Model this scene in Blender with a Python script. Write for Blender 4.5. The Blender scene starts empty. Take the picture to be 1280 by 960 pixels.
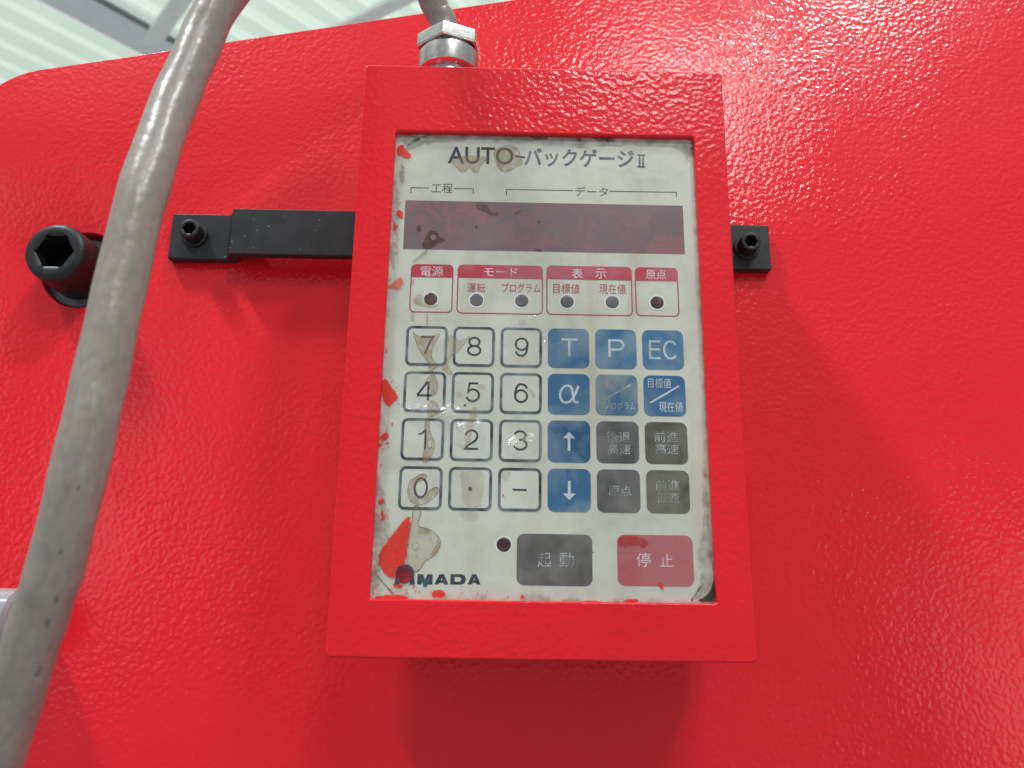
import bpy, bmesh, math, random
from mathutils import Vector, Matrix, noise
random.seed(7)
S = bpy.context.scene
COL = S.collection
MM = 0.001

# ---------------------------------------------------------------- camera
PITCH, ROLL, YAW = 0.256, -0.014, -0.012
CAM = Vector((-13.19, -242.36, -52.96))            # mm; the key panel is the plane y = 0, keys 15 mm apart
FPX = 1000.0                                       # focal length in pixels of the 1280 px wide photograph
M3 = Matrix.Rotation(YAW, 3, 'Z') @ Matrix.Rotation(PITCH, 3, 'X') @ Matrix.Rotation(ROLL, 3, 'Y')
RIGHT, FWD, UP = M3.col[0].copy(), M3.col[1].copy(), M3.col[2].copy()
cd = bpy.data.cameras.new('camera'); cam = bpy.data.objects.new('camera', cd); COL.objects.link(cam)
cd.sensor_width = 36; cd.lens = 36 * FPX / 1280; cd.clip_start = 0.01; cd.clip_end = 200
cam.matrix_world = Matrix(((RIGHT.x, UP.x, -FWD.x, CAM.x*MM), (RIGHT.y, UP.y, -FWD.y, CAM.y*MM),
                           (RIGHT.z, UP.z, -FWD.z, CAM.z*MM), (0, 0, 0, 1)))
cd.dof.use_dof = True; cd.dof.focus_distance = 0.262; cd.dof.aperture_fstop = 20
S.camera = cam

# ---------------------------------------------------------------- world and lamps
w = bpy.data.worlds.new('World'); S.world = w; w.use_nodes = True
bg = w.node_tree.nodes['Background']; bg.inputs[0].default_value = (0.93, 0.98, 1.0, 1); bg.inputs[1].default_value = 0.385
def lamp(name, direction, dist, sx, sy, watts, col=(1, 1, 1)):
    l = bpy.data.lights.new(name, 'AREA'); l.shape = 'RECTANGLE'; l.size = sx; l.size_y = sy; l.energy = watts; l.color = col
    o = bpy.data.objects.new(name, l); COL.objects.link(o)
    d = Vector(direction).normalized(); o.location = d * dist
    o.rotation_euler = d.to_track_quat('Z', 'Y').to_euler()
    return o
lamp('hall_lamp_front', (0.24, -1.0, 0.98), 4.0, 0.8, 0.42, 31, (1, 0.98, 0.96))
lamp('hall_lamp_left', (-0.55, -0.30, 1.0), 4.5, 0.50, 0.30, 118, (0.97, 0.99, 1))
lamp('hall_lamp_right', (0.45, -0.55, 1.0), 4.5, 0.50, 0.30, 64, (0.98, 1, 1))

lamp('hall_window_left', (-0.98, -1.0, 0.30), 4.2, 1.0, 1.4, 5, (0.95, 0.98, 1))
lamp('hall_window_right', (0.74, -1.0, -0.04), 4.2, 1.0, 1.2, 7, (0.95, 0.98, 1))
day = lamp('daylight_over_roof', (-0.35, 0.6, 1.0), 11.5, 16, 16, 800, (0.92, 1, 0.95))
day.rotation_euler = (0, 0, 0)
vs = S.view_settings
vs.view_transform = 'Standard'; vs.look = 'None'; vs.exposure = 0; vs.gamma = 1; vs.use_curve_mapping = False
S.render.engine = 'CYCLES'

# ---------------------------------------------------------------- helpers
def at(px, py, y=0.0):
    """photo pixel -> point (mm) on the plane at depth y"""
    d = FWD + RIGHT * ((px - 640) / FPX) - UP * ((py - 480) / FPX)
    return CAM + d * ((y - CAM.y) / d.y)
def ray(px, py, depth):
    return CAM + (FWD + RIGHT * ((px - 640) / FPX) - UP * ((py - 480) / FPX)) * depth
def mmpp(px, py, y=0.0):                           # mm per pixel, across and down
    a = at(px - 5, py, y); b = at(px + 5, py, y); c = at(px, py - 5, y); d = at(px, py + 5, y)
    return (b.x - a.x) / 10, (c.z - d.z) / 10
def srgb(r, g, b):
    f = lambda c: c / 12.92 if c <= 0.04045 else ((c + 0.055) / 1.055) ** 2.4
    return (f(r / 255), f(g / 255), f(b / 255), 1)

def obj(name, bm, mat, parent=None, smooth=False, bevel=0, seg=2, angle=40):
    me = bpy.data.meshes.new(name)
    for v in bm.verts: v.co *= MM
    bmesh.ops.recalc_face_normals(bm, faces=bm.faces)
    bm.to_mesh(me); bm.free()
    mats = mat if isinstance(mat, (list, tuple)) else [mat]
    for m in mats: me.materials.append(m)
    if smooth: me.shade_smooth()
    o = bpy.data.objects.new(name, me); COL.objects.link(o)
    if parent is not None:
        o.parent = parent; o.matrix_parent_inverse = Matrix.Translation(-parent.location)
    if bevel:
        m = o.modifiers.new('bevel', 'BEVEL'); m.width = bevel * MM; m.segments = seg; m.limit_method = 'ANGLE'; m.angle_limit = math.radians(angle)
        m.harden_normals = False
        me.shade_smooth()
        m2 = o.modifiers.new('wn', 'WEIGHTED_NORMAL'); m2.keep_sharp = False
    return o
def empty(name, loc, label, cat, group=None):
    o = bpy.data.objects.new(name, None); COL.objects.link(o); o.location = Vector(loc) * MM
    o.empty_display_size = 0.01
    return tag(o, label, cat, group)
def tag(o, label=None, cat=None, group=None, kind=None):
    if label: o['label'] = label
    if cat: o['category'] = cat
    if group: o['group'] = group
    if kind: o['kind'] = kind
    return o
def prism(bm, pts, y0, y1):
    """closed outline in x,z extruded from y0 to y1"""
    a = [bm.verts.new((p[0], y0, p[1])) for p in pts]; b = [bm.verts.new((p[0], y1, p[1])) for p in pts]
    n = len(pts)
    bm.faces.new(a); bm.faces.new(b[::-1])
    for i in range(n): bm.faces.new((a[i], b[i], b[(i+1) % n], a[(i+1) % n]))
def ring(bm, out, inn, y0, y1):
    """frame between two outlines with equal point counts"""
    n = len(out)
    L = [[bm.verts.new((p[0], y, p[1])) for p in ps] for y in (y0, y1) for ps in (out, inn)]
    of, i_f, ob, ib = L[0], L[1], L[2], L[3]
    for i in range(n):
        j = (i + 1) % n
        bm.faces.new((of[i], of[j], i_f[j], i_f[i])); bm.faces.new((ob[i], ob[j], ib[j], ib[i]))
        bm.faces.new((of[i], of[j], ob[j], ob[i])); bm.faces.new((i_f[i], i_f[j], ib[j], ib[i]))
def rrect(x0, z0, x1, z1, r, n=6):
    p = []
    for cx, cz, a0 in ((x1-r, z1-r, 0), (x0+r, z1-r, 90), (x0+r, z0+r, 180), (x1-r, z0+r, 270)):
        for k in range(n + 1):
            a = math.radians(a0 + 90 * k / n); p.append((cx + r*math.cos(a), cz + r*math.sin(a)))
    return p
def circle(cx, cz, r, n=32, a0=0):
    return [(cx + r*math.cos(a0 + 2*math.pi*k/n), cz + r*math.sin(a0 + 2*math.pi*k/n)) for k in range(n)]
def lathe(bm, c, prof, n=48, axis='Y'):
    """prof: list of (radius, offset along axis)"""
    rows = []
    for r, t in prof:
        row = []
        for k in range(n):
            a = 2*math.pi*k/n; u, v = r*math.cos(a), r*math.sin(a)
            row.append(bm.verts.new((c[0]+u, c[1]+t, c[2]+v) if axis == 'Y' else ((c[0]+u, c[1]+v, c[2]+t) if axis == 'Z' else (c[0]+t, c[1]+u, c[2]+v))))
        rows.append(row)
    for a, b in zip(rows, rows[1:]):
        for k in range(n): bm.faces.new((a[k], a[(k+1) % n], b[(k+1) % n], b[k]))
    return rows

# ---------------------------------------------------------------- materials
def new_mat(name):
    m = bpy.data.materials.new(name); m.use_nodes = True
    nt = m.node_tree; return m, nt, nt.nodes, nt.links, nt.nodes['Principled BSDF']
def node(ns, t, **kw):
    n = ns.new(t)
    for k, v in kw.items():
        if k in n.inputs: n.inputs[k].default_value = v
        else: setattr(n, k, v)
    return n
def ramp(ns, stops):
    n = ns.new('ShaderNodeValToRGB'); e = n.color_ramp.elements
    while len(e) < len(stops): e.new(0.5)
    for el, (p, c) in zip(e, stops): el.position = p; el.color = c if len(c) == 4 else (*c, 1)
    return n
def mix(ns, ln, fac, a, b, blend='MIX'):
    n = ns.new('ShaderNodeMix'); n.data_type = 'RGBA'; n.blend_type = blend
    for sock, v in ((n.inputs[0], fac), (n.inputs[6], a), (n.inputs[7], b)):
        if hasattr(v, 'links') or isinstance(v, bpy.types.NodeSocket): ln.new(v, sock)
        else: sock.default_value = v
    return n.outputs[2]
def coords(ns, ln, scale=(1, 1, 1), rnd=False):
    """world position in millimetres"""
    g = ns.new('ShaderNodeNewGeometry'); m = ns.new('ShaderNodeVectorMath'); m.operation = 'MULTIPLY'
    m.inputs[1].default_value = tuple(1000 * s for s in scale)
    ln.new(g.outputs['Position'], m.inputs[0])
    return m.outputs[0]

def red_paint(name, peel, strength):
    m, nt, ns, ln, p = new_mat(name)
    v = coords(ns, ln)
    big = node(ns, 'ShaderNodeTexNoise', Scale=0.018, Detail=3); ln.new(v, big.inputs[0])
    col = mix(ns, ln, big.outputs[0], (0.75, 0.0065, 0.017, 1), (0.84, 0.0090, 0.023, 1))
    dust = node(ns, 'ShaderNodeTexVoronoi', Scale=0.22); ln.new(v, dust.inputs[0])
    dr = ramp(ns, [(0.0, (1, 1, 1)), (0.055, (0, 0, 0))]); ln.new(dust.outputs[0], dr.inputs[0])
    dn = node(ns, 'ShaderNodeTexNoise', Scale=0.03, Detail=2); ln.new(v, dn.inputs[0])
    dm = ns.new('ShaderNodeMath'); dm.operation = 'MULTIPLY'; ln.new(dr.outputs[0], dm.inputs[0])
    dn2 = ramp(ns, [(0.5, (0, 0, 0)), (0.62, (0.5, 0.5, 0.5))]); ln.new(dn.outputs[0], dn2.inputs[0]); ln.new(dn2.outputs[0], dm.inputs[1])
    col = mix(ns, ln, dm.outputs[0], col, (0.75, 0.30, 0.30, 1))
    ln.new(col, p.inputs['Base Color'])
    p.inputs['Roughness'].default_value = 0.5
    p.inputs['Specular IOR Level'].default_value = 0.08
    p.inputs['Coat Weight'].default_value = 0.75; rv = node(ns, 'ShaderNodeTexNoise', Scale=0.012, Detail=4, Roughness=0.6); ln.new(v, rv.inputs[0]); rvr = ramp(ns, [(0.3, (0.11,)*3), (0.7, (0.23,)*3)]); ln.new(rv.outputs[0], rvr.inputs[0]); ln.new(rvr.outputs[0], p.inputs['Coat Roughness'])
    # orange-peel relief: rounded cells with finer grain over them, stronger in places
    n1 = node(ns, 'ShaderNodeTexNoise', Scale=peel, Detail=0.0, Distortion=0.15); ln.new(v, n1.inputs[0])
    n2 = node(ns, 'ShaderNodeTexNoise', Scale=peel * 2.1, Detail=1.0, Roughness=0.5); ln.new(v, n2.inputs[0])
    n3 = node(ns, 'ShaderNodeTexNoise', Scale=0.022, Detail=1); ln.new(v, n3.inputs[0])
    add = ns.new('ShaderNodeMath'); add.operation = 'MULTIPLY_ADD'; add.inputs[1].default_value = 0.35
    ln.new(n2.outputs[0], add.inputs[0]); ln.new(n1.outputs[0], add.inputs[2])
    st = ramp(ns, [(0.32, (strength*0.4,)*3), (0.68, (strength,)*3)]); ln.new(n3.outputs[0], st.inputs[0])
    b = node(ns, 'ShaderNodeBump', Distance=0.00040); ln.new(add.outputs[0], b.inputs['Height']); ln.new(st.outputs[0], b.inputs['Strength'])
    ln.new(b.outputs[0], p.inputs['Normal']); ln.new(b.outputs[0], p.inputs['Coat Normal'])
    return m
M_PLATE = red_paint('red_textured_paint', 0.60, 0.62)
M_BOX = red_paint('red_box_paint', 0.60, 0.52)

def plain(name, col, rough=0.4, metal=0, var=0.15, scale=0.3, bump=0, bscale=1.0, spec=0.5, stretch=(1, 1, 1), dark=None):
    """base colour with procedural wear; bump in mm"""
    m, nt, ns, ln, p = new_mat(name)
    v = coords(ns, ln, stretch)
    n = node(ns, 'ShaderNodeTexNoise', Scale=scale, Detail=4, Roughness=0.6); ln.new(v, n.inputs[0])
    r = ramp(ns, [(0.3, (0, 0, 0)), (0.7, (1, 1, 1))]); ln.new(n.outputs[0], r.inputs[0])
    c0 = dark or tuple(c * (1 - var) for c in col[:3]); c1 = tuple(min(1, c * (1 + (0 if dark else var))) for c in col[:3])
    ln.new(mix(ns, ln, r.outputs[0], (*c0[:3], 1), (*c1, 1)), p.inputs['Base Color'])
    p.inputs['Roughness'].default_value = rough; p.inputs['Metallic'].default_value = metal; p.inputs['Specular IOR Level'].default_value = spec
    if bump:
        n2 = node(ns, 'ShaderNodeTexNoise', Scale=bscale, Detail=3); ln.new(v, n2.inputs[0])
        b = node(ns, 'ShaderNodeBump', Distance=bump * MM, Strength=1.0); ln.new(n2.outputs[0], b.inputs['Height']); ln.new(b.outputs[0], p.inputs['Normal'])
    return m

# control panel film: cream, with dirt along its rim, faint brown runs and scuffs
def film_material():
    m, nt, ns, ln, p = new_mat('cream_film')
    v = coords(ns, ln)
    sep = ns.new('ShaderNodeSeparateXYZ'); ln.new(v, sep.inputs[0])
    n = node(ns, 'ShaderNodeTexNoise', Scale=0.03, Detail=4); ln.new(v, n.inputs[0])
    col = mix(ns, ln, n.outputs[0], srgb(194, 197, 182), srgb(208, 213, 202))
    # soft vertical runs
    vv = coords(ns, ln, (1.0, 1.0, 0.10))
    run = node(ns, 'ShaderNodeTexNoise', Scale=0.11, Detail=3, Distortion=0.4); ln.new(vv, run.inputs[0])
    rr = ramp(ns, [(0.56, (0, 0, 0)), (0.72, (0.42, 0.42, 0.42))]); ln.new(run.outputs[0], rr.inputs[0])
    col = mix(ns, ln, rr.outputs[0], col, srgb(184, 172, 140))
    # grey and tan mottling left by oily hands
    mt = node(ns, 'ShaderNodeTexNoise', Scale=0.075, Detail=6, Roughness=0.62); ln.new(v, mt.inputs[0])
    mtr = ramp(ns, [(0.46, (0, 0, 0)), (0.66, (0.42, 0.42, 0.42))]); ln.new(mt.outputs[0], mtr.inputs[0])
    col = mix(ns, ln, mtr.outputs[0], col, srgb(176, 172, 156))
    mo = ns.new('ShaderNodeVectorMath'); mo.operation = 'ADD'; mo.inputs[1].default_value = (311, 17, 90); ln.new(v, mo.inputs[0])
    mt2 = node(ns, 'ShaderNodeTexNoise', Scale=0.045, Detail=5, Roughness=0.6); ln.new(mo.outputs[0], mt2.inputs[0])
    mtr2 = ramp(ns, [(0.50, (0, 0, 0)), (0.68, (0.40, 0.40, 0.40))]); ln.new(mt2.outputs[0], mtr2.inputs[0])
    col = mix(ns, ln, mtr2.outputs[0], col, srgb(164, 164, 158))
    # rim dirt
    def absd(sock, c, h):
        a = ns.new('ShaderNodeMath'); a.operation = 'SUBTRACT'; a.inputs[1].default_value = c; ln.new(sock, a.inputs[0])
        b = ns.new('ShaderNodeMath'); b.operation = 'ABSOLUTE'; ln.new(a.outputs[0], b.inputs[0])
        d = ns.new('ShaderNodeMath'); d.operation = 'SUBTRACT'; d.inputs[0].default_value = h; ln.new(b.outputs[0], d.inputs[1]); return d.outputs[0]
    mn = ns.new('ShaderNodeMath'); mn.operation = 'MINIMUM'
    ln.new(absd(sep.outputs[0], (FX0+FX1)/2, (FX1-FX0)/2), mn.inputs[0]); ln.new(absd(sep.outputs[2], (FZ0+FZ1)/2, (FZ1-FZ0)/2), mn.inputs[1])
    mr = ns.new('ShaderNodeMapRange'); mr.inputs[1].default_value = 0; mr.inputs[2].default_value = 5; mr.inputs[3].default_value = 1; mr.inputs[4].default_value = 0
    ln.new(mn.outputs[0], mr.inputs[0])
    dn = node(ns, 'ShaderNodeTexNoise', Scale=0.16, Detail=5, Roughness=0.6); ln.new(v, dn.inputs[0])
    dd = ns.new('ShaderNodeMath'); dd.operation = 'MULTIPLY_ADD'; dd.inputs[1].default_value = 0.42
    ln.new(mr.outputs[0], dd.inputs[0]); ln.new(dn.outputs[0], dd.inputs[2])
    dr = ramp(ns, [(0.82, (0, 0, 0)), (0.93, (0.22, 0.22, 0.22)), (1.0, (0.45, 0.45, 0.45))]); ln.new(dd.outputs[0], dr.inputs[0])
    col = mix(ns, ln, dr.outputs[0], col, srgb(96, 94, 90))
    # specks
    sp = node(ns, 'ShaderNodeTexVoronoi', Scale=0.12); ln.new(v, sp.inputs[0])
    sr = ramp(ns, [(0.0, (0.55,)*3), (0.035, (0, 0, 0))]); ln.new(sp.outputs[0], sr.inputs[0])
    col = mix(ns, ln, sr.outputs[0], col, srgb(90, 85, 75))
    ln.new(col, p.inputs['Base Color'])
    p.inputs['Roughness'].default_value = 0.3; p.inputs['Specular IOR Level'].default_value = 0.5
    b1 = node(ns, 'ShaderNodeTexNoise', Scale=0.12, Detail=2); ln.new(v, b1.inputs[0])
    b = node(ns, 'ShaderNodeBump', Distance=0.0004, Strength=0.35); ln.new(b1.outputs[0], b.inputs['Height']); ln.new(b.outputs[0], p.inputs['Normal'])
    return m

# printed key faces: rubbed clear in the middle, clouded film elsewhere
def key_material(name, deep, cloud, scale=0.11, lo=0.40, hi=0.66, off=0.0):
    m, nt, ns, ln, p = new_mat(name)
    v = coords(ns, ln)
    mp = ns.new('ShaderNodeVectorMath'); mp.operation = 'ADD'; mp.inputs[1].default_value = (off, off*0.7, off*1.3); ln.new(v, mp.inputs[0])
    n = node(ns, 'ShaderNodeTexNoise', Scale=scale, Detail=3, Roughness=0.5, Distortion=0.5); ln.new(mp.outputs[0], n.inputs[0])
    r = ramp(ns, [(lo, (0, 0, 0)), (hi, (1, 1, 1))]); ln.new(n.outputs[0], r.inputs[0])
    g = node(ns, 'ShaderNodeTexNoise', Scale=2.2, Detail=2); ln.new(v, g.inputs[0])
    c = mix(ns, ln, r.outputs[0], deep, cloud)
    g2 = ramp(ns, [(0.35, (0.93,)*3), (0.65, (1, 1, 1))]); ln.new(g.outputs[0], g2.inputs[0])
    c = mix(ns, ln, 1.0, c, g2.outputs[0], 'MULTIPLY')
    ln.new(c, p.inputs['Base Color'])
    p.inputs['Roughness'].default_value = 0.3
    b1 = node(ns, 'ShaderNodeTexNoise', Scale=0.15, Detail=2); ln.new(v, b1.inputs[0])
    b = node(ns, 'ShaderNodeBump', Distance=0.0004, Strength=0.3); ln.new(b1.outputs[0], b.inputs['Height']); ln.new(b.outputs[0], p.inputs['Normal'])
    return m
def decal(name, col, lo, hi, scale=0.5, rough=0.45):
    """a stain: partly see-through, cover varying with noise"""
    m, nt, ns, ln, p = new_mat(name)
    v = coords(ns, ln)
    n = node(ns, 'ShaderNodeTexNoise', Scale=scale, Detail=4); ln.new(v, n.inputs[0])
    r = ramp(ns, [(0.3, (lo,)*3), (0.7, (hi,)*3)]); ln.new(n.outputs[0], r.inputs[0])
    ln.new(r.outputs[0], p.inputs['Alpha'])
    p.inputs['Base Color'].default_value = col; p.inputs['Roughness'].default_value = rough
    return m

# ---------------------------------------------------------------- hall roof, far behind
def roof():
    H = 5200.0
    M, nt, ns, ln, p = new_mat('translucent_roof_sheet')
    v = coords(ns, ln)
    n = node(ns, 'ShaderNodeTexNoise', Scale=0.0012, Detail=4); ln.new(v, n.inputs[0])
    c = mix(ns, ln, n.outputs[0], (0.74, 0.83, 0.74, 1), (0.90, 0.95, 0.90, 1))
    tr = ns.new('ShaderNodeBsdfTranslucent'); df = ns.new('ShaderNodeBsdfDiffuse'); mx = ns.new('ShaderNodeMixShader'); mx.inputs[0].default_value = 0.22
    ln.new(c, tr.inputs[0]); ln.new(c, df.inputs[0]); ln.new(tr.outputs[0], mx.inputs[1]); ln.new(df.outputs[0], mx.inputs[2])
    ln.new(mx.outputs[0], ns['Material Output'].inputs[0])
    ang = math.radians(40)
    d = Vector((math.sin(ang), math.cos(ang), 0)); q = Vector((math.cos(ang), -math.sin(ang), 0))
    o0 = Vector((-4000, 6500, H))
    per, amp = 340.0, 110.0
    bm = bmesh.new(); prev = None
    nper = 34; spp = 12
    for i in range(-nper*spp//2, nper*spp//2 + 1):
        s = i / spp * per; z = amp * (0, 0, 0, 0, 0, 0.5, 1, 1, 1, 1, 1, 0.5)[i % spp]
        row = [bm.verts.new(o0 + q*s + d*t + Vector((0, 0, z))) for t in (-6000, 0, 7000)]
        if prev:
            for k in range(2): bm.faces.new((prev[k], prev[k+1], row[k+1], row[k]))
        prev = row
    o = tag(obj('ceiling', bm, M, smooth=False), kind='structure')
    return o0, d, q, H
RO, RD, RQ, RH = roof()
M_STEEL = plain('grey_painted_steel', (0.86, 0.90, 0.92), 0.5, 0, 0.04, 0.01)
M_STEELG = plain('pale_green_steel', (0.92, 0.98, 0.93), 0.5, 0, 0.05, 0.01)
M_GAP = plain('dark_steel_edge', srgb(110, 116, 118), 0.6)
def roof_at(px, py, z):
    d = FWD + RIGHT * ((px - 640) / FPX) - UP * ((py - 480) / FPX)
    return CAM + d * ((z - CAM.z) / d.z)
def bar3(bm, a, b, wvec, hvec):
    a, b, wv, hv = Vector(a), Vector(b), Vector(wvec), Vector(hvec)
    vs = []
    for e in (a, b):
        for s, t in ((-1, -1), (1, -1), (1, 1), (-1, 1)): vs.append(bm.verts.new(e + wv*s*0.5 + hv*t*0.5))
    for f in ((0, 1, 2, 3), (4, 5, 6, 7), (0, 1, 5, 4), (1, 2, 6, 5), (2, 3, 7, 6), (3, 0, 4, 7)): bm.faces.new([vs[k] for k in f])
zb = RH - 330
a = roof_at(52, 0, zb); b_ = roof_at(118, 0, zb)
wid = abs((b_ - a).dot(RQ)); mid = (a + b_) / 2
beam = empty('roof_beam', mid, 'grey steel beam under the pale corrugated roof, above the red plate', 'beam')
bm = bmesh.new(); bar3(bm, mid - RD*3000, mid + RD*7000, RQ*wid, (0, 0, 30)); obj('lower_flange', bm, M_STEEL, beam)
bm = bmesh.new(); bar3(bm, mid - RD*3000 + Vector((0, 0, 140)), mid + RD*7000 + Vector((0, 0, 140)), RQ*30, (0, 0, 250)); obj('web', bm, M_STEEL, beam)
bm = bmesh.new(); bar3(bm, mid - RD*3000 + RQ*(wid/2 + 14) + Vector((0, 0, 20)), mid + RD*7000 + RQ*(wid/2+14) + Vector((0, 0, 20)), RQ*24, (0, 0, 46)); obj('edge_angle', bm, M_GAP, beam)
for (p0, p1, wd, zo, lab) in (((190, 52), (226, 0), 150, 360, 'pale green roof brace crossing the end of the grey beam'),
                              ((452, 24), (500, 0), 130, 300, 'pale roof brace seen between the thick cable and the gland')):
    a = roof_at(*p0, RH - zo); b = roof_at(*p1, RH - zo); dr = (b - a).normalized(); qq = dr.cross(Vector((0, 0, 1)))
    bm = bmesh.new()
    a2 = a - dr * (40 if p0[0] < 300 else 900)
    bar3(bm, a2, b + dr*2500, qq*wd, (0, 0, 60))
    o = tag(obj('roof_brace', bm, M_STEELG, None, bevel=12), lab, 'brace')

# ---------------------------------------------------------------- machine plate
YP = 49.5
def plate():
    P = lambda x, y: (at(x, y, YP).x, at(x, y, YP).z)
    a, b = P(50, 87), P(640, 0)
    sl = (b[1] - a[1]) / (b[0] - a[0])
    arc = [P(36, 90), P(24, 94), P(12, 99), P(0, 105.5), P(-14, 114), P(-30, 127), P(-46, 145), P(-58, 168), P(-66, 195), P(-70, 225)]
    lx = arc[-1][0]
    out = [(lx, -700), (900, -700), (900, a[1] + sl*(900 - a[0])), b, a] + arc
    HC = P(103, 337); HR = 15.6
    bm = bmesh.new()
    def loop(pts):
        v = [bm.verts.new((p[0], YP, p[1])) for p in pts]
        return [bm.edges.new((v[i], v[(i+1) % len(v)])) for i in range(len(v))]
    e1 = loop(out); e2 = loop(circle(*HC, HR, 48))
    bmesh.ops.triangle_fill(bm, use_beauty=True, use_dissolve=False, edges=e1 + e2)
    fs = bm.faces[:]
    r = bmesh.ops.extrude_face_region(bm, geom=fs)
    for g in r['geom']:
        if isinstance(g, bmesh.types.BMVert): g.co.y += 45
    bmesh.ops.recalc_face_normals(bm, faces=bm.faces)
    o = obj('machine_frame', bm, M_PLATE, bevel=3.0, seg=4, angle=50)
    o.modifiers.remove(o.modifiers['wn'])
    tag(o, 'large red textured painted steel side plate of the machine behind the control box', 'machine frame')
    return HC, HR
HC, HR = plate()

# ---------------------------------------------------------------- black socket bolt in the plate's hole
M_BLACK = plain('black_oxide_steel', (0.020, 0.022, 0.026), 0.42, 0.25, 0.35, 0.35, 0.03, 1.2)
M_BLACK2 = plain('black_bracket_steel', (0.022, 0.024, 0.027), 0.45, 0.2, 0.35, 0.12, 0.03, 0.9)
M_SOCKET = plain('shaded_socket_steel', (0.008, 0.007, 0.007), 0.75, 0.0, 0.4, 0.4, spec=0.2)  # shade inside the sockets, painted as a darker, duller copy of the steel
M_WASHER = plain('grey_washer_steel', (0.13, 0.135, 0.15), 0.42, 0.5, 0.2, 0.4)
def hex_r(k, n, r):
    """radius of a hexagon (flats r) at step k of n"""
    a = (2*math.pi*k/n) % (math.pi/3) - math.pi/6
    return r / math.cos(a)
def socket_head(name, parent, c, r, y_base, length, hexr, depth, mat, cham):
    """cap screw head with rounded rim, tapering chamfer and hexagon socket; axis Y, front at y_base-length"""
    n = 72; bm = bmesh.new(); yf = -length
    rows = lathe(bm, (c[0], y_base, c[1]), [(r, 0), (r, yf + cham*2.2), (r*0.985, yf + cham*1.2), (r - cham*0.35, yf + cham*0.45), (r - cham*0.9, yf + cham*0.08), (r - cham*1.5, yf)], n)
    def hexrow(rad, t):
        return [bm.verts.new((c[0] + hex_r(k, n, rad)*math.cos(2*math.pi*k/n), y_base + t, c[1] + hex_r(k, n, rad)*math.sin(2*math.pi*k/n))) for k in range(n)]
    inner = [bm.verts.new((c[0] + hexr*1.20*math.cos(2*math.pi*k/n), y_base + yf + 0.0, c[1] + hexr*1.20*math.sin(2*math.pi*k/n))) for k in range(n)]
    h1 = hexrow(hexr, yf + hexr*0.10); h2 = hexrow(hexr, yf + depth)
    seq = [rows[-1], inner, h1, h2]; hs = set(h1) | set(h2)
    for a, b in zip(seq, seq[1:]):
        for k in range(n): bm.faces.new((a[k], a[(k+1) % n], b[(k+1) % n], b[k]))
    cv = bm.verts.new((c[0], y_base + yf + depth*1.2, c[1]))
    for k in range(n): bm.faces.new((h2[k], h2[(k+1) % n], cv)).material_index = 1
    for f in bm.faces:
        if all(v in hs for v in f.verts): f.material_index = 1
    o = obj(name, bm, [mat, M_SOCKET], parent, smooth=True)
    o.modifiers.new('es', 'EDGE_SPLIT').split_angle = math.radians(38)
    return o
front = at(67, 313, YP - 17)
bolt = empty('socket_bolt', (HC[0], YP, HC[1]), 'large black hexagon socket bolt in a round hole beside the thick cable', 'bolt')
ax = (HC[0] + 0.3, HC[1] + 0.2)
socket_head('bolt_head', bolt, (front.x, front.z), 11.4, YP + 6, 23, 6.1, 14, M_BLACK, 1.9)
bm = bmesh.new()
lathe(bm, (front.x, YP, front.z), [(0.5, 4.0), (14.2, 4.0), (14.6, 4.4), (14.6, 9.0), (0.5, 9.0)], 64)
obj('washer', bm, M_WASHER, bolt, smooth=False, bevel=0.3)
bm = bmesh.new()
lathe(bm, (HC[0], YP, HC[1]), [(0.2, 9.0), (HR + 3, 9.0), (HR + 3, 12.0), (0.2, 12.0)], 48)
obj('hole_floor', bm, plain('red_hole_floor', (0.25, 0.01, 0.012), 0.5), bolt)

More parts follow.
